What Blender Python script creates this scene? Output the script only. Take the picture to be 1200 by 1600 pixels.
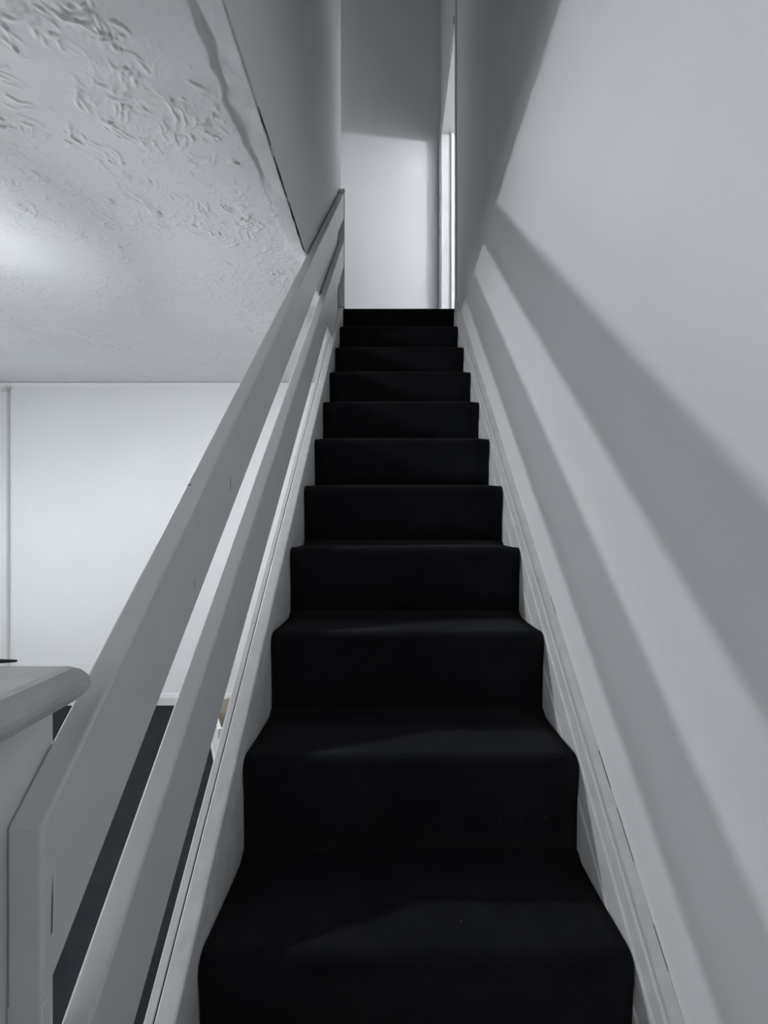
import bpy, bmesh, math, random
import numpy as np
from mathutils import Vector, Matrix

for o in list(bpy.data.objects):
    bpy.data.objects.remove(o, do_unlink=True)
scene = bpy.context.scene
C = scene.collection
random.seed(7)
rng = np.random.default_rng(11)

# ------------------------------------------------------------------ camera, light, exposure
EYE = 1.318                       # camera height above the hall floor
F_PX = 720.0                      # focal length in pixels of a 1200 x 1600 frame
cam = bpy.data.cameras.new('camera')
cam.sensor_fit = 'VERTICAL'
cam.sensor_height = 36.0
cam.sensor_width = 27.0
cam.lens = 36.0 * F_PX / 1600.0
cam.shift_x = -13.0 / 1600.0
cam.shift_y = 20.0 / 1600.0
cam.clip_start = 0.02
cam_o = bpy.data.objects.new('camera', cam)
C.objects.link(cam_o)
cam_o.location = (0, 0, EYE)
cam_o.rotation_euler = (math.radians(90), 0, 0)
scene.camera = cam_o

world = bpy.data.worlds.new('world')
scene.world = world
world.use_nodes = True
world.node_tree.nodes['Background'].inputs[0].default_value = (0.6, 0.65, 0.72, 1)
world.node_tree.nodes['Background'].inputs[1].default_value = 0.0   # closed interior, no daylight

scene.view_settings.view_transform = 'Standard'
scene.view_settings.look = 'None'
scene.view_settings.exposure = 1.82
scene.view_settings.gamma = 1.0
scene.view_settings.use_curve_mapping = False

BULB_HALL = 415.0                 # emission strength of the hall bulb
SHADE_HALL = 6.2                  # glow of its paper shade
BULB_ROOM = 112.0                 # emission strength of the bulb in the room upstairs
BULB_LANDING = 23.0              # dim bulb at the far end of the landing
SKY_WINDOW = 1.9                  # daylight in the frosted hall window
SKY_DOOR = 0.65                   # and in the front door behind the camera, in the shade
LAMP_COL = (0.93, 0.97, 1.0)

# ------------------------------------------------------------------ measures (floor of the hall = 0)
S = 0.9406                        # slope of the flight
RISE, GOING = 0.2086, 0.2218
NOSE_Y0, NOSE_Z0 = 0.735, -0.692 + EYE
CEIL = 1.041 + EYE                # hall ceiling
UP = NOSE_Z0 + 10 * RISE          # upper floor
TOP = 4.85 + EYE
XR = 0.42                         # right wall face
XL = -0.333                       # face of the wall over the balustrade
def zh(h, y): return h + S * y + EYE          # height on a line parallel to the flight

# ------------------------------------------------------------------ materials
def nt(name):
    m = bpy.data.materials.new(name); m.use_nodes = True
    n = m.node_tree
    return m, n, n.nodes['Principled BSDF']
def paint(name, col, rough, bump_scale, bump, var=0.03, var_scale=3.0, spec=0.35, fine=None):
    m, n, b = nt(name)
    tc = n.nodes.new('ShaderNodeTexCoord')
    no = n.nodes.new('ShaderNodeTexNoise'); no.inputs['Scale'].default_value = var_scale; no.inputs['Detail'].default_value = 2
    n.links.new(tc.outputs['Object'], no.inputs['Vector'])
    rp = n.nodes.new('ShaderNodeValToRGB')
    rp.color_ramp.elements[0].position = 0.3; rp.color_ramp.elements[1].position = 0.7
    rp.color_ramp.elements[0].color = [c * (1 - var) for c in col] + [1]
    rp.color_ramp.elements[1].color = [min(1, c * (1 + var)) for c in col] + [1]
    n.links.new(no.outputs['Fac'], rp.inputs['Fac'])
    n.links.new(rp.outputs['Color'], b.inputs['Base Color'])
    b.inputs['Roughness'].default_value = rough
    b.inputs['Specular IOR Level'].default_value = spec
    nb = n.nodes.new('ShaderNodeTexNoise'); nb.inputs['Scale'].default_value = bump_scale; nb.inputs['Detail'].default_value = 2
    n.links.new(tc.outputs['Object'], nb.inputs['Vector'])
    bp = n.nodes.new('ShaderNodeBump'); bp.inputs['Strength'].default_value = bump; bp.inputs['Distance'].default_value = 0.004
    n.links.new(nb.outputs['Fac'], bp.inputs['Height'])
    n.links.new(bp.outputs['Normal'], b.inputs['Normal'])
    return m
M_WALL = paint('white_emulsion', (0.86, 0.86, 0.87), 0.75, 160, 0.10, 0.012, 2.0, 0.25)
M_CEIL = paint('textured_ceiling_paint', (0.68, 0.685, 0.695), 0.6, 90, 0.22, 0.02, 4.0, 0.35)
M_PLAST = paint('smooth_filler', (0.80, 0.80, 0.81), 0.6, 40, 0.25, 0.03, 9.0, 0.3)
M_WOOD = paint('white_gloss_wood', (0.79, 0.79, 0.79), 0.42, 55, 0.10, 0.025, 9.0, 0.45)
M_STRING = paint('scuffed_white_gloss', (0.79, 0.79, 0.785), 0.42, 70, 0.30, 0.06, 26.0, 0.45)
M_CAP = paint('worn_cap_paint', (0.62, 0.63, 0.63), 0.85, 35, 0.25, 0.09, 20.0, 0.12)
M_DARK = paint('dark_gap', (0.03, 0.03, 0.032), 0.9, 50, 0.1, 0.1, 20.0, 0.1)
M_CHIP = paint('bare_chip', (0.16, 0.16, 0.165), 0.9, 50, 0.1, 0.2, 60.0, 0.1)
M_ROD = paint('dark_plastic', (0.025, 0.028, 0.03), 0.5, 50, 0.05, 0.1, 20.0, 0.3)
M_BOX = paint('white_box_card', (0.74, 0.74, 0.73), 0.6, 50, 0.1, 0.03, 12.0, 0.3)
M_BOXIN = paint('beige_box_lining', (0.50, 0.46, 0.40), 0.8, 50, 0.1, 0.06, 12.0, 0.2)

def carpet(name, k):
    m, n, b = nt(name)
    tc = n.nodes.new('ShaderNodeTexCoord')
    a = n.nodes.new('ShaderNodeTexNoise'); a.inputs['Scale'].default_value = 7; a.inputs['Detail'].default_value = 3
    f = n.nodes.new('ShaderNodeTexNoise'); f.inputs['Scale'].default_value = 420; f.inputs['Detail'].default_value = 1
    for q in (a, f): n.links.new(tc.outputs['Object'], q.inputs['Vector'])
    r = n.nodes.new('ShaderNodeValToRGB')
    r.color_ramp.elements[0].position = 0.35; r.color_ramp.elements[1].position = 0.75
    r.color_ramp.elements[0].color = (0.0075 * k, 0.0080 * k, 0.0100 * k, 1)
    r.color_ramp.elements[1].color = (0.0125 * k, 0.0127 * k, 0.0140 * k, 1)
    n.links.new(a.outputs['Fac'], r.inputs['Fac'])
    # pale lint specks
    v = n.nodes.new('ShaderNodeTexVoronoi'); v.inputs['Scale'].default_value = 16
    n.links.new(tc.outputs['Object'], v.inputs['Vector'])
    lt = n.nodes.new('ShaderNodeMath'); lt.operation = 'LESS_THAN'; lt.inputs[1].default_value = 0.022
    n.links.new(v.outputs['Distance'], lt.inputs[0])
    mx = n.nodes.new('ShaderNodeMixRGB'); mx.inputs[2].default_value = (0.10, 0.10, 0.105, 1)
    n.links.new(lt.outputs[0], mx.inputs[0]); n.links.new(r.outputs['Color'], mx.inputs[1])
    n.links.new(mx.outputs[0], b.inputs['Base Color'])
    b.inputs['Roughness'].default_value = 0.95
    b.inputs['Specular IOR Level'].default_value = 0.08
    b.inputs['Sheen Weight'].default_value = 0.035
    b.inputs['Sheen Roughness'].default_value = 0.5
    bp = n.nodes.new('ShaderNodeBump'); bp.inputs['Strength'].default_value = 0.6; bp.inputs['Distance'].default_value = 0.003
    n.links.new(f.outputs['Fac'], bp.inputs['Height']); n.links.new(bp.outputs['Normal'], b.inputs['Normal'])
    return m
M_CARPET = carpet('black_carpet', 1.0)
M_CARPET_LIT = carpet('black_carpet_lit', 1.75)  # same carpet as the stairs, stronger hall light put into its colour
def glow(name, col, strength):
    m, n, b = nt(name)
    b.inputs['Base Color'].default_value = (0.9, 0.9, 0.9, 1)
    b.inputs['Emission Color'].default_value = (*col, 1)
    b.inputs['Emission Strength'].default_value = strength
    return m

M_PANE = glow('frosted_daylight', (0.90, 0.96, 1.0), SKY_WINDOW)
M_DOORPANE = glow('frosted_door_daylight', (0.92, 0.96, 1.0), SKY_DOOR)

# ------------------------------------------------------------------ helpers
def obj(name, bm, mat, parent=None, smooth=False):
    me = bpy.data.meshes.new(name)
    bmesh.ops.recalc_face_normals(bm, faces=bm.faces)
    bm.to_mesh(me); bm.free()
    if smooth:
        me.polygons.foreach_set('use_smooth', [True] * len(me.polygons))
    me.materials.append(mat)
    o = bpy.data.objects.new(name, me); C.objects.link(o)
    if parent is not None: o.parent = parent
    return o
def tag(o, label, cat, group=None):
    o['label'] = label; o['category'] = cat
    if group: o['group'] = group
    return o
def struct(name, bm, mat, label=None, parent=None):
    o = obj(name, bm, mat, parent)
    o['kind'] = 'structure'
    if label: o['label'] = label
    return o
def thing(name, label, cat, loc, group=None):
    o = bpy.data.objects.new(name, None); C.objects.link(o)
    o.location = loc; o.empty_display_size = 0.1
    bpy.context.view_layer.update()
    return tag(o, label, cat, group)
def keep(o, parent):
    """parent without moving the mesh, which is given in world coordinates"""
    o.parent = parent
    o.matrix_parent_inverse = Matrix.Translation(-Vector(parent.location))
    return o
def box(bm, x0, x1, y0, y1, z0, z1, bevel=0.0, seg=2):
    t = bmesh.new()
    bmesh.ops.create_cube(t, size=1)
    for v in t.verts:
        v.co = Vector((x0 + (v.co.x + .5) * (x1 - x0), y0 + (v.co.y + .5) * (y1 - y0), z0 + (v.co.z + .5) * (z1 - z0)))
    if bevel:
        bmesh.ops.bevel(t, geom=t.edges[:], offset=bevel, segments=seg, affect='EDGES', profile=0.5)
    me = bpy.data.meshes.new('t'); t.to_mesh(me); t.free(); bm.from_mesh(me); bpy.data.meshes.remove(me)
    return bm
def B(*a, **k): return box(bmesh.new(), *a, **k)
def prism(ring_a, ring_b, bevel=0.0, seg=2, bm=None):
    """a closed solid between two rings of points"""
    t = bmesh.new()
    a = [t.verts.new(p) for p in ring_a]; b = [t.verts.new(p) for p in ring_b]
    n = len(a)
    t.faces.new(a); t.faces.new(b[::-1])
    for i in range(n): t.faces.new((a[i], b[i], b[(i + 1) % n], a[(i + 1) % n]))
    bmesh.ops.recalc_face_normals(t, faces=t.faces)
    if bevel: bmesh.ops.bevel(t, geom=t.edges[:], offset=bevel, segments=seg, affect='EDGES', profile=0.5)
    if bm is None: return t
    me = bpy.data.meshes.new('t'); t.to_mesh(me); t.free(); bm.from_mesh(me); bpy.data.meshes.remove(me)
    return bm
def raked(profile, y0, y1, bevel=0.0, seg=2, bm=None):
    """sweep an (x, h) profile along the flight, both ends cut plumb"""
    return prism([(x, y0, zh(h, y0)) for x, h in profile], [(x, y1, zh(h, y1)) for x, h in profile], bevel, seg, bm)
def lathe(bm, prof, seg=40, mat=Matrix()):
    rings = []
    for r, z in prof:
        rings.append([bm.verts.new(mat @ Vector((r * math.cos(2 * math.pi * k / seg), r * math.sin(2 * math.pi * k / seg), z))) for k in range(seg)])
    for i in range(len(rings) - 1):
        for k in range(seg):
            bm.faces.new((rings[i][k], rings[i][(k + 1) % seg], rings[i + 1][(k + 1) % seg], rings[i + 1][k]))
    return rings

# ------------------------------------------------------------------ setting: the hall
struct('floor', B(-3.4, 0.54, -1.6, 3.48, -0.1, 0.0), M_CARPET_LIT, 'black carpeted hall floor beyond the balustrade')

bm = bmesh.new()                                         # right wall with the doorway at the top
D0, D1, DH = 3.06, 3.93, 3.335 + EYE
box(bm, XR, 0.54, -1.6, D0, 0, TOP)
box(bm, XR, 0.54, D0, D1, DH, TOP)
box(bm, XR, 0.54, D1, 4.0, 0, TOP)
struct('wall_right', bm, M_WALL, 'plain white stairwell wall on the right')
struct('wall_back', B(-1.7, 3.2, 4.0, 4.1, 2.0, TOP), M_WALL, 'white landing wall at the head of the stairs')

# left stairwell wall standing on the hall ceiling, its outer corner softly rounded
prof = [(-0.46, -1.6), (XL, -1.6)]
R = 0.022
for k in range(7):
    a = k / 6 * math.pi / 2
    prof.append((XL - R + R * math.cos(a), 3.0 - R + R * math.sin(a)))
prof.append((-0.46, 3.0))
struct('wall_left', prism([(x, y, CEIL + 0.0005) for x, y in prof], [(x, y, TOP) for x, y in prof]), M_WALL,
       'white upper wall over the balustrade')
struct('wall_hall_back', B(-3.4, -0.362, 3.377, 3.477, 0, CEIL + 0.01), M_WALL, 'brightly lit white hall wall behind the balustrade')
WY0, WY1, WZ0, WZ1 = 1.15, 2.55, 0.60, 1.65              # frosted window in the hall's outer wall, left of the frame
bm = bmesh.new()
box(bm, -3.5, -3.4, -1.6, WY0, 0, CEIL + 0.01); box(bm, -3.5, -3.4, WY1, 3.48, 0, CEIL + 0.01)
box(bm, -3.5, -3.4, WY0, WY1, 0, WZ0); box(bm, -3.5, -3.4, WY0, WY1, WZ1, CEIL + 0.01)
struct('wall_hall_left', bm, M_WALL)
wf = struct('window_1', B(-3.47, -3.43, WY0, WY1, WZ0, WZ0 + 0.06, bevel=.003), M_WOOD, 'white framed frosted hall window full of daylight')
obj('window_frame', B(-3.47, -3.43, WY0, WY1, WZ1 - 0.06, WZ1, bevel=.003), M_WOOD, wf)
for y0 in (WY0, (WY0 + WY1) / 2 - .03, WY1 - 0.06):
    obj('window_frame', B(-3.47, -3.43, y0, y0 + 0.06, WZ0 + 0.06, WZ1 - 0.06, bevel=.003), M_WOOD, wf)
for y0, y1 in ((WY0 + .06, (WY0 + WY1) / 2 - .03), ((WY0 + WY1) / 2 + .03, WY1 - .06)):
    obj('pane', B(-3.456, -3.446, y0, y1, WZ0 + 0.06, WZ1 - 0.06), M_PANE, wf)
bm = bmesh.new()                                         # front wall with a glazed front door behind the camera
FX0, FX1, FZ = -1.75, -0.85, 2.05
box(bm, -3.5, FX0, -1.7, -1.6, 0, TOP); box(bm, FX1, 0.54, -1.7, -1.6, 0, TOP); box(bm, FX0, FX1, -1.7, -1.6, FZ, TOP)
struct('wall_front', bm, M_WALL)
fd = struct('door_2', B(FX0, FX1, -1.68, -1.64, 0.0, 0.55, bevel=.003), M_WOOD, 'white front door with a frosted glass pane')
obj('door_rail', B(FX0, FX1, -1.68, -1.64, FZ - 0.12, FZ, bevel=.003), M_WOOD, fd)
obj('door_stile', B(FX0, FX0 + .1, -1.68, -1.64, 0.55, FZ - .12, bevel=.003), M_WOOD, fd)
obj('door_stile', B(FX1 - .1, FX1, -1.68, -1.64, 0.55, FZ - .12, bevel=.003), M_WOOD, fd)
obj('pane', B(FX0 + .1, FX1 - .1, -1.665, -1.655, 0.55, FZ - .12), M_DOORPANE, fd)
struct('wall_landing', B(-1.7, -0.46, 2.9, 3.0, UP, TOP), M_WALL)
struct('wall_landing_left', B(-1.8, -1.7, 2.9, 4.1, UP - 0.3, TOP), M_WALL)
struct('ceiling_upper', B(-1.8, 3.3, -1.7, 4.1, TOP, TOP + 0.1), M_WALL)
struct('floor_landing', B(-1.7, 3.2, NOSE_Y0 + 10 * GOING + 0.02, 4.0, CEIL + 0.06, UP), M_CARPET, 'black carpeted landing at the top')
struct('floor_upper_room', B(0.54, 3.2, 1.4, NOSE_Y0 + 10 * GOING + 0.02, CEIL + 0.06, UP), M_CARPET)
struct('wall_room_right', B(3.2, 3.3, 1.4, 4.0, UP, TOP), M_WALL)
struct('wall_room_front', B(0.54, 3.3, 1.3, 1.4, UP, TOP), M_WALL)
struct('ceiling_upper_room', B(0.54, 3.2, 1.4, 4.0, UP + 2.6, UP + 2.7), M_WALL)

# textured hall ceiling: combed swirls as real relief
CX0, CX1, CY0, CY1, CELL = -2.35, XL - 0.0002, 0.55, 3.377, 0.0036
nx = int((CX1 - CX0) / CELL) + 1; ny = int((CY1 - CY0) / CELL) + 1
xs = np.linspace(CX0, CX1, nx); ys = np.linspace(CY0, CY1, ny)
H = np.zeros((ny, nx))
def vnoise(ny, nx, cells, seed):
    r = np.random.default_rng(seed)
    gy = max(2, int(ny * CELL / cells) + 2); gx = max(2, int(nx * CELL / cells) + 2)
    g = r.random((gy + 1, gx + 1))
    fy = np.linspace(0, gy - 1e-6, ny); fx = np.linspace(0, gx - 1e-6, nx)
    iy = fy.astype(int); ix = fx.astype(int)
    ty = (fy - iy); tx = (fx - ix); ty = ty * ty * (3 - 2 * ty); tx = tx * tx * (3 - 2 * tx)
    a = g[iy][:, ix]; b_ = g[iy][:, ix + 1]; c = g[iy + 1][:, ix]; d = g[iy + 1][:, ix + 1]
    return (a * (1 - tx) + b_ * tx) * (1 - ty)[:, None] + (c * (1 - tx) + d * tx) * ty[:, None]
dens = vnoise(ny, nx, 0.22, 3)
n_st = 0
while n_st < 3200:
    cx = rng.uniform(CX0, CX1 - 0.085); cy = rng.uniform(CY0, CY1 - 0.02)
    j = int((cy - CY0) / CELL); i = int((cx - CX0) / CELL)
    if rng.random() > max(0.07, (dens[j, i] - 0.35) * 2.0): continue
    n_st += 1
    r0 = rng.uniform(0.008, 0.055); nr = int(rng.integers(1, 5)); sp = rng.uniform(0.008, 0.015)
    ang = rng.uniform(0, 2 * math.pi) if rng.random() < .4 else rng.normal(0.9, 0.6)
    ext = rng.uniform(0.25, 0.75); amp = rng.uniform(0.0011, 0.0043)
    rad = r0 + nr * sp + 0.02
    i0, i1 = max(0, int((cx - rad - CX0) / CELL)), min(nx, int((cx + rad - CX0) / CELL) + 1)
    j0, j1 = max(0, int((cy - rad - CY0) / CELL)), min(ny, int((cy + rad - CY0) / CELL) + 1)
    gx, gy = np.meshgrid(xs[i0:i1] - cx, ys[j0:j1] - cy)
    rr = np.hypot(gx, gy); th = np.arctan2(gy, gx)
    dth = np.abs((th - ang + math.pi) % (2 * math.pi) - math.pi)
    ph = rng.uniform(0, 6.3, 4)
    rr = rr + 0.004 * np.sin(th * 4 + ph[0]) + 0.0025 * np.sin(gx * 160 + ph[1]) * np.sin(gy * 190 + ph[2])
    ridge = np.zeros_like(rr)
    for k in range(nr):
        e = ext * rng.uniform(0.3, 1.2); dth = np.abs((th - ang + rng.normal(0, .2) + math.pi) % (2 * math.pi) - math.pi)
        ridge = np.maximum(ridge, rng.uniform(.5, 1) * np.exp(-((rr - r0 - k * sp) / rng.uniform(.0026, .0042)) ** 2) * np.clip((e - dth) / 0.25, 0, 1))
    H[j0:j1, i0:i1] += amp * ridge
H += 0.0025 * vnoise(ny, nx, 0.30, 8) + 0.0012 * vnoise(ny, nx, 0.07, 9) * dens + 0.0004 * vnoise(ny, nx, 0.02, 10)
H = np.clip(H, 0, 0.012)
edge = np.ones((ny, nx)); edge *= np.clip((ny - 1 - np.arange(ny)) / 12, 0, 1)[:, None]
gx, gy = np.meshgrid(xs, ys)
# along the stairwell the texture stops short of a smooth, slightly higher strip of filler, cracked away from the wall
def wob(y, a, b, c): return np.sin(y * a + b) * 0.5 + np.sin(y * a * 2.7 + c) * 0.3 + np.sin(y * a * 6.1 + b + c) * 0.2
def sstep(a, b, x):
    t = np.clip((x - a) / (b - a), 0, 1); return t * t * (3 - 2 * t)
xe = XL - 0.064 - 0.010 * wob(ys, 6.5, 1.0, 0.3) - 0.012 * (vnoise(ny, 4, 0.05, 31)[:, 0] - 0.5)
layer = 0.0095 * (1 - 0.90 * sstep(1.05, 1.75, ys)) * (0.75 + 0.5 * vnoise(ny, 4, 0.06, 32)[:, 0])
side = 1 - sstep(-0.006, 0.008, gx - xe[:, None] + 0.006 * (vnoise(ny, nx, 0.018, 33) - 0.5))
H = H * (0.25 + 0.75 * side) + layer[:, None] * side + 0.0034 * (1 - side) * (vnoise(ny, nx, 0.035, 21) + vnoise(ny, nx, 0.11, 22))
gap = np.full(ny, 0.0)
for (g0, g1, w) in ((1.14, 1.27, .0028), (1.29, 1.46, .0038), (1.47, 1.76, .0055)):
    u = np.clip((ys - g0) / (g1 - g0), 0, 1)
    gap = np.maximum(gap, w * np.sqrt(np.sin(np.pi * u).clip(0)) * (0.75 + 0.25 * np.sin(ys * 70)))
Z = CEIL - H * edge
rim = Z[:, -1].copy()
Z[:, -1] = CEIL + 0.003; gx[:, -2] = gx[:, -1]; Z[:, -2] = rim           # turned up against the wall
co = np.stack([gx, gy, Z], -1).reshape(-1, 3)
idx = np.arange(ny * nx).reshape(ny, nx)
q = np.stack([idx[:-1, :-1], idx[1:, :-1], idx[1:, 1:], idx[:-1, 1:]], -1).reshape(-1, 4)
nv = len(co)
# slab above and the flat remainder of the ceiling
def slab(x0, x1, y0, y1, z0, z1, base):
    p = [(x, y, z) for z in (z0, z1) for y in (y0, y1) for x in (x0, x1)]
    f = [(0, 2, 3, 1), (4, 5, 7, 6), (0, 1, 5, 4), (2, 6, 7, 3), (0, 4, 6, 2), (1, 3, 7, 5)]
    return np.array(p), np.array(f) + base
parts = [co]; faces = [q]
for s in ((-3.4, CX0, -1.6, CY1, CEIL, CEIL + 0.05), (CX0, -0.46, -1.6, CY0, CEIL, CEIL + 0.05), (-0.46, CX1, -1.6, CY0, CEIL - 0.004, CEIL), (CX0, -0.46, CY0, CY1, CEIL + 0.004, CEIL + 0.05)):
    p, f = slab(*s, nv); parts.append(p); faces.append(f); nv += 8
co = np.concatenate(parts); q = np.concatenate(faces)
me = bpy.data.meshes.new('ceiling')
me.vertices.add(len(co)); me.vertices.foreach_set('co', co.ravel())
me.loops.add(q.size); me.loops.foreach_set('vertex_index', q.ravel().astype(np.int32))
me.polygons.add(len(q)); me.polygons.foreach_set('loop_start', np.arange(0, q.size, 4, dtype=np.int32))
sm = np.zeros(len(q), dtype=bool); sm[:len(faces[0])] = True
me.polygons.foreach_set('use_smooth', sm)
me.update(calc_edges=True); me.validate()
me.materials.append(M_CEIL)
ceil_o = bpy.data.objects.new('ceiling', me); C.objects.link(ceil_o)
bm = bmesh.new()
sel = [k for k in range(0, ny, 3) if gap[k] > 0.0003]
prev = None
for k in sel:
    a = bm.verts.new((XL - gap[k], ys[k], rim[k] - 0.0006)); b = bm.verts.new((XL + 0.0006, ys[k], rim[k] - 0.0006)); c = bm.verts.new((XL + 0.0006, ys[k], rim[k] + 0.0015 + gap[k] * .5))
    if prev and k - prev[3] == 3:
        bm.faces.new((prev[0], a, b, prev[1])); bm.faces.new((prev[1], b, c, prev[2]))
    prev = (a, b, c, k)
ck = obj('plaster_crack', bm, M_DARK, ceil_o)
ceil_o['kind'] = 'structure'; ceil_o['label'] = 'white hall ceiling with swirled plaster texture'

# skirting of the hall wall
def skirt_y(y, x0, x1):
    pr = [(0, 0), (0, 0.082), (-0.006, 0.082), (-0.010, 0.074), (-0.013, 0.062), (-0.016, 0.056), (-0.016, 0)]
    return prism([(x0, y + a, b) for a, b in pr], [(x1, y + a, b) for a, b in pr])
struct('baseboard_back', skirt_y(3.377, -3.4, -0.362), M_WOOD, 'white skirting board along the lit hall wall')
struct('trim_1', prism([(-3.4, 3.377, CEIL - .004), (-3.4, 3.365, CEIL - .004), (-3.4, 3.377, CEIL - .03)],
                       [(-0.362, 3.377, CEIL - .004), (-0.362, 3.365, CEIL - .004), (-0.362, 3.377, CEIL - .03)]), M_WALL,
       'faint cove where the hall wall meets the ceiling')

# doorway lining at the top of the stairs
dl = struct('door_1', B(XR - 0.004, 0.545, D1 - 0.022, D1, UP, DH, bevel=0.002), M_WOOD, 'white painted door frame at the stair head')
def dpart(name, bm): return obj(name, bm, M_WOOD, dl)
dpart('lining', B(XR - 0.004, 0.545, D0, D0 + 0.022, UP, DH, bevel=0.002))
dpart('head_lining', B(XR - 0.004, 0.545, D0 + 0.022, D1 - 0.022, DH - 0.022, DH, bevel=0.002))
dpart('door_stop', B(0.497, 0.512, D1 - 0.038, D1 - 0.022, UP, DH - 0.022, bevel=0.0015))
dpart('door_stop', B(0.497, 0.512, D0 + 0.022, D0 + 0.038, UP, DH - 0.022, bevel=0.0015))
dpart('architrave', B(XR - 0.016, XR - 0.001, D1 - 0.014, D1 + 0.050, UP, DH + 0.05, bevel=0.004))
dpart('corner_strip', B(XR - 0.007, XR - 0.0005, D0 - 0.05, D0, UP + 0.09, TOP - 0.01, bevel=0.003))
dpart('architrave', B(XR - 0.016, XR - 0.001, D0 + 0.002, D1 - 0.014, DH - 0.008, DH + 0.05, bevel=0.004))

# ------------------------------------------------------------------ the flight of stairs
SX0, SX1 = -0.311, 0.388
stairs = thing('staircase', 'straight flight of black carpeted stairs climbing between white strings', 'staircase', (0.04, NOSE_Y0, 0.0))
def step_mesh(n_round=7):
    """one carpeted tread with its riser below: nose at y = 0, top at z = 0"""
    bm = bmesh.new()
    r = 0.026
    prof = [(0.010, -RISE - 0.004), (0.008, -RISE * .6), (0.004, -RISE * .3), (0.0005, -r * 1.7)]
    for k in range(n_round + 1):
        a = k / n_round * math.pi / 2
        prof.append((r - r * math.cos(a), -r + r * math.sin(a)))
    prof += [(0.08, -0.0015), (0.15, -0.0015), (GOING - 0.012, 0.0), (GOING + 0.006, 0.012), (GOING + 0.012, 0.012)]
    prof += [(GOING + 0.012, -0.03), (0.05, -0.03), (0.03, -RISE - 0.004)]
    nxs = 15
    rings = []
    for i in range(nxs):
        u = i / (nxs - 1)
        x = SX0 + u * (SX1 - SX0)
        e = min(u, 1 - u) * (SX1 - SX0)
        dn = 0.004 * math.exp(-e / 0.012)                      # carpet tucked down at the strings
        rings.append([bm.verts.new((x, y + (dn if k < 12 else 0), z - dn)) for k, (y, z) in enumerate(prof)])
    n = len(prof)
    for a, b in zip(rings[:-1], rings[1:]):
        for k in range(n): bm.faces.new((a[k], b[k], b[(k + 1) % n], a[(k + 1) % n]))
    bm.faces.new(rings[0]); bm.faces.new(rings[-1][::-1])
    return bm
first = None
for i in range(-2, 11):
    if first is None:
        o = obj('carpeted_step', step_mesh(), M_CARPET, None, smooth=True); first = o
    else:
        o = first.copy(); C.objects.link(o)
    o.parent = stairs
    o.location = Vector((0, NOSE_Y0 + GOING * i, NOSE_Z0 + RISE * i)) - Vector(stairs.location)
YB, YT, YBL = 0.30, 2.93, 0.4485                         # the left string starts behind the newel
# wall string with its moulded edge and bead
XS = XR - 0.0006
pr = [(XS, -1.60), (0.389, -1.60), (0.389, -1.487), (0.3915, -1.481), (0.3915, -1.405), (0.3945, -1.398), (0.3945, -1.352), (0.398, -1.345), (XS, -1.338)]
ws = keep(obj('wall_string', raked(pr, YB, YT), M_STRING), stairs)
bd = raked([(0.3965 + 0.0032 * math.cos(a), -1.346 + 0.0034 * math.sin(a)) for a in [k * math.pi / 4 for k in range(8)]], YB, YT)
bd = obj('bead', bd, M_WOOD); bd.parent = ws
for y0, y1, w in ((0.80, 0.86, .0006), (0.885, 0.935, .0009), (0.70, 0.74, .0005), (1.18, 1.22, .0006)):
    o = obj('paint_crack', raked([(XS - w - .0005, -1.3392), (XS, -1.3372), (XS, -1.3362), (XS - w, -1.3380)], y0, y1), M_CHIP); o.parent = ws
# outer string and the spandrel panel outside it
os_ = keep(obj('outer_string', raked([(-0.332, -1.60), (-0.313, -1.60), (-0.313, -1.349), (-0.314, -1.346), (-0.317, -1.345), (-0.332, -1.345)], YBL, YT), M_STRING), stairs)
YC = (CEIL - 0.006 - EYE + 1.345) / S                    # where the string meets the hall ceiling
keep(obj('string_backing', raked([(-0.344, -1.60), (-0.332, -1.60), (-0.332, -1.345), (-0.342, -1.345), (-0.344, -1.347)], YBL, YC), M_STRING), stairs)
bm = bmesh.new()
tt = (CEIL - .011 - EYE + 1.350) / S
pt = [(YBL, 0.0), (3.3605, 0.0), (3.3605, CEIL - .011), (tt, CEIL - .011), (YBL, zh(-1.350, YBL))]
prism([(-0.3475, y, z) for y, z in pt], [(-0.361, y, z) for y, z in pt], 0.0015, 1, bm)
keep(obj('spandrel_panel', bm, M_WOOD), stairs)
# upper strip that goes on beside the string above the hall ceiling
keep(obj('string_lining', raked([(-0.3475, -1.6), (-0.3445, -1.6), (-0.3445, -1.353), (-0.3475, -1.353)], YBL, YC), M_DARK), stairs)

# ------------------------------------------------------------------ the plank balustrade
RX0, RX1 = -0.327, -0.297
bal = thing('balustrade', 'white plank balustrade with two wide sloping rails beside the stairs', 'balustrade', (-0.312, 0.39, 0.0))
def rail(name, ht, hb, y0, y1):
    return keep(obj(name, raked([(RX0, hb), (RX1, hb), (RX1, ht), (RX0, ht)], y0, y1, bevel=0.0035, seg=3), M_WOOD), bal)
tr = rail('top_rail', -0.624, -0.777, 0.390, 2.822)
mr = rail('middle_rail', -0.918, -1.075, 0.302, 2.822)
keep(obj('newel_facing', B(RX0, RX1, 0.390, 0.4005, 0.0, zh(-0.777, 0.392), bevel=0.002), M_WOOD), bal)
bm = B(XL + 0.002, -0.293, 2.824, 2.848, zh(-1.345, 2.85) + 0.001, zh(-0.612, 2.83), bevel=0.002)
bt = keep(obj('end_batten', bm, M_WOOD), bal)
o = obj('batten_cap', B(XL + 0.002, -0.290, 2.820, 2.851, zh(-0.612, 2.83), zh(-0.612, 2.83) + 0.008, bevel=0.002), M_WOOD); o.parent = bt
o.matrix_parent_inverse = Matrix()
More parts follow.
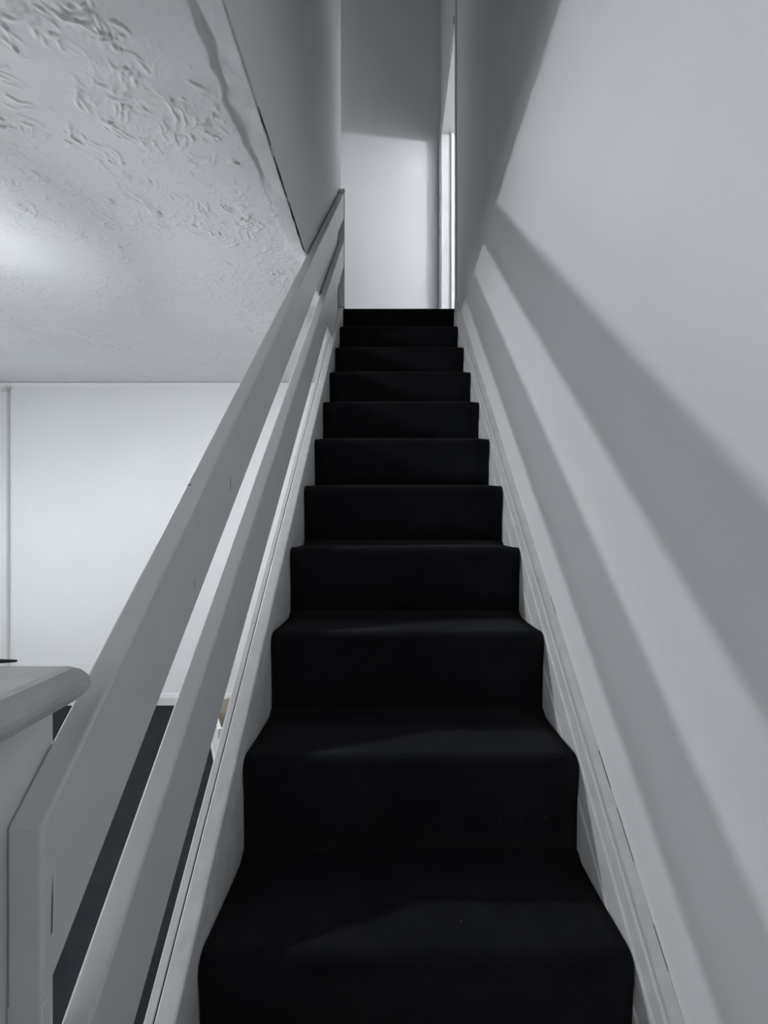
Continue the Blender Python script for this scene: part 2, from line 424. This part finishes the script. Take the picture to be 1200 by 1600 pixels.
# chips and scratches in the paint
def chip(parent, pts, face):
    bm = bmesh.new(); vs = []
    for a, b in pts:
        vs.append(bm.verts.new(face(a, b)))
    bm.faces.new(vs)
    o = obj('paint_chip', bm, M_CHIP); o.parent = parent
    return o
def inner(h0): return lambda y, dh: (RX1 + 0.0002, y, zh(h0 + dh, y))
def topf(h0): return lambda x, y: (x, y, zh(h0, y) + 0.0002)
chip(tr, [(0.842, 0), (0.845, .012), (0.848, .022), (0.8475, .006), (0.844, -.004)], inner(-0.728))
chip(tr, [(0.690, 0), (0.6915, .008), (0.694, .012), (0.692, -.002)], inner(-0.742))
chip(tr, [(0.4005, -.030), (0.4015, 0.0), (0.4025, .022), (0.4033, 0.0), (0.4025, -.028)], inner(-0.705))
chip(tr, [(-0.325, 0.728), (-0.320, 0.730), (-0.3185, 0.7325), (-0.324, 0.7312)], topf(-0.624))

# ------------------------------------------------------------------ boxed newel beside the foot of the balustrade
new = thing('boxed_newel', 'broad grey-white boxed newel post with a rounded cap at lower left', 'newel post', (-0.47, 0.30, 0.0))
NX1, NY1, NZ = RX0 - 0.0005, 0.447, -0.176 + EYE
keep(obj('post_body', B(-0.66, NX1, 0.12, NY1, 0, NZ, bevel=0.004), M_WOOD), new)
# cap: bullnose slab over a small cove
bm = bmesh.new()
ct, cb = -0.1395 + EYE, NZ
ov = 0.024
rr = (ct - cb) / 2
ringsv = []
for k in range(9):
    a = -math.pi / 2 + math.pi * k / 8
    e = ov - rr + rr * math.cos(a); z = (ct + cb) / 2 + rr * math.sin(a)
    ringsv.append([(-0.66 - e, 0.12 - e, z), (NX1 + e, 0.12 - e, z), (NX1 + e, NY1 + e, z), (-0.66 - e, NY1 + e, z)])
vv = [[bm.verts.new(p) for p in r] for r in ringsv]
for a, b in zip(vv[:-1], vv[1:]):
    for k in range(4): bm.faces.new((a[k], a[(k + 1) % 4], b[(k + 1) % 4], b[k]))
bm.faces.new(vv[0][::-1]); bm.faces.new(vv[-1])
bmesh.ops.bevel(bm, geom=[e for e in bm.edges if abs((e.verts[0].co - e.verts[1].co).z) > 1e-4], offset=0.006, segments=2, affect='EDGES')
cap = keep(obj('cap', bm, M_CAP), new)
# thin dark rod lying on the cap
bm = bmesh.new()
mt = Matrix.Translation((-0.376, 0.462, ct + 0.0030)) @ Matrix.Rotation(math.radians(-90), 4, 'Y') @ Matrix.Rotation(math.radians(2), 4, 'X')
rg = lathe(bm, [(0.0004, 0.0), (0.0012, 0.001), (0.0019, 0.010), (0.0027, 0.024), (0.0030, 0.05), (0.0030, 0.135), (0.0022, 0.14), (0.0004, 0.1405)], 14, mt)
bm.faces.new(rg[0][::-1]); bm.faces.new(rg[-1])
tag(obj('rod', bm, M_ROD, smooth=True), 'thin dark rod lying along the far edge of the newel cap', 'rod')

# ------------------------------------------------------------------ hall things
tk = thing('cable_trunking', 'narrow white vertical trunking on the hall wall at the left edge', 'trunking', (-2.825, 3.37, 0.09))
o = keep(obj('channel', B(-2.842, -2.808, 3.352, 3.3765, 0.09, 0.972 + EYE, bevel=0.003), M_WOOD), tk)
o = keep(obj('end_cap', B(-2.845, -2.802, 3.348, 3.3765, 0.972 + EYE, 1.000 + EYE, bevel=0.003), M_CAP), tk)

ob = thing('storage_box', 'low open white box on the black carpet behind the balustrade', 'box', (-1.08, 2.75, 0.0))
ob.rotation_euler = (0, 0, math.radians(26))
L_, Wd, Hh, t = 0.40, 0.45, 0.28, 0.012
def lb(*a, **k): return B(*a, **k)
obj('bottom', lb(t, L_ - t, -Wd + t, -t, 0.004, 0.016), M_BOXIN, ob)
sd = obj('side', lb(0, t, -Wd, 0, 0.0, Hh, bevel=.002), M_BOX, ob)
obj('side', lb(L_ - t, L_, -Wd, 0, 0.0, Hh, bevel=.002), M_BOX, ob)
obj('side', lb(t, L_ - t, -t, 0, 0.0, Hh, bevel=.002), M_BOX, ob)
obj('side', lb(t, L_ - t, -Wd, -Wd + t, 0.0, Hh, bevel=.002), M_BOX, ob)
for (x0, x1, y0, y1) in ((t, t + .004, -Wd + t, -t), (L_ - t - .004, L_ - t, -Wd + t, -t), (t, L_ - t, -t - .004, -t), (t, L_ - t, -Wd + t, -Wd + t + .004)):
    obj('lining', lb(x0, x1, y0, y1, 0.016, Hh - .01), M_BOXIN, ob)
for z0 in (0.0, Hh - 0.05):
    obj('band', lb(-0.006, 0, -Wd - .006, 0, z0, z0 + .05, bevel=.002), M_BOX, ob)

# ------------------------------------------------------------------ lamps
def pendant(name, label, at, ceil, glow_bulb, glow_shade, shade_r, tilt, br=0.034, bh=0.018):
    root = thing(name, label, 'lamp', (at[0], at[1], ceil))
    mb = glow(name + '_bulb', LAMP_COL, glow_bulb)
    bm = bmesh.new()
    prof = [(0.0004, -bh)] + [(br * math.sin(a), -bh * math.cos(a)) for a in [k * math.pi / 12 for k in range(1, 12)]] + [(0.0004, bh)]
    rot = Matrix.Rotation(-tilt, 4, 'Y')
    lathe(bm, prof, 24, Matrix.Translation(at))
    keep(obj('bulb', bm, mb, smooth=True), root)
    apex = Vector(at) + rot @ Vector((0, 0, 0.067 + bh))
    if shade_r:
        bm = bmesh.new()
        off = 0.10 * shade_r
        lathe(bm, [(shade_r, off), (shade_r * .80, off + .035), (shade_r * .3, off + .075), (0.012, off + .085), (0.012, off + .088), (shade_r * .3, off + .078), (shade_r * .80 + .003, off + .037), (shade_r + .002, off), (shade_r, off)], 40, Matrix.Translation(at) @ rot)
        keep(obj('shade', bm, glow(name + '_shade', LAMP_COL, glow_shade), smooth=True), root)
    bm = bmesh.new()
    lathe(bm, [(0.0005, -0.001), (0.014, 0.0), (0.016, 0.02), (0.012, 0.045), (0.004, 0.052), (0.0005, 0.0525)], 20, Matrix.Translation(apex - Vector((0, 0, 0.03))))
    keep(obj('lamp_holder', bm, M_WOOD, smooth=True), root)
    bm = bmesh.new()
    prism([(apex.x + .003 * math.cos(a), apex.y + .003 * math.sin(a), apex.z + .02) for a in [k * math.pi / 4 for k in range(8)]],
          [(at[0] + .003 * math.cos(a), at[1] + .003 * math.sin(a), ceil - .02) for a in [k * math.pi / 4 for k in range(8)]], bm=bm)
    keep(obj('cord', bm, M_WOOD), root)
    bm = bmesh.new()
    lathe(bm, [(0.0005, -0.026), (0.012, -0.026), (0.034, -0.016), (0.040, -0.004), (0.040, -0.0005), (0.0005, -0.0005)], 28, Matrix.Translation((at[0], at[1], ceil)))
    keep(obj('ceiling_rose', bm, M_WOOD, smooth=True), root)
    return root
pendant('pendant_lamp', 'white pendant lamp with a tilted shade hanging in the hall', (-1.487, 1.618, 0.632 + EYE), CEIL - 0.003, BULB_HALL, SHADE_HALL, 0.074, math.radians(16.7))
pendant('globe_lamp', 'round globe lamp hanging in the room beside the landing', (2.6, 2.2, 3.08 + EYE), UP + 2.6, BULB_ROOM, 0, 0, 0, 0.09, 0.09)
pendant('landing_lamp', 'dim bulb hanging at the far left end of the landing', (-1.15, 3.5, UP + 2.25), TOP, BULB_LANDING, 0, 0, 0)
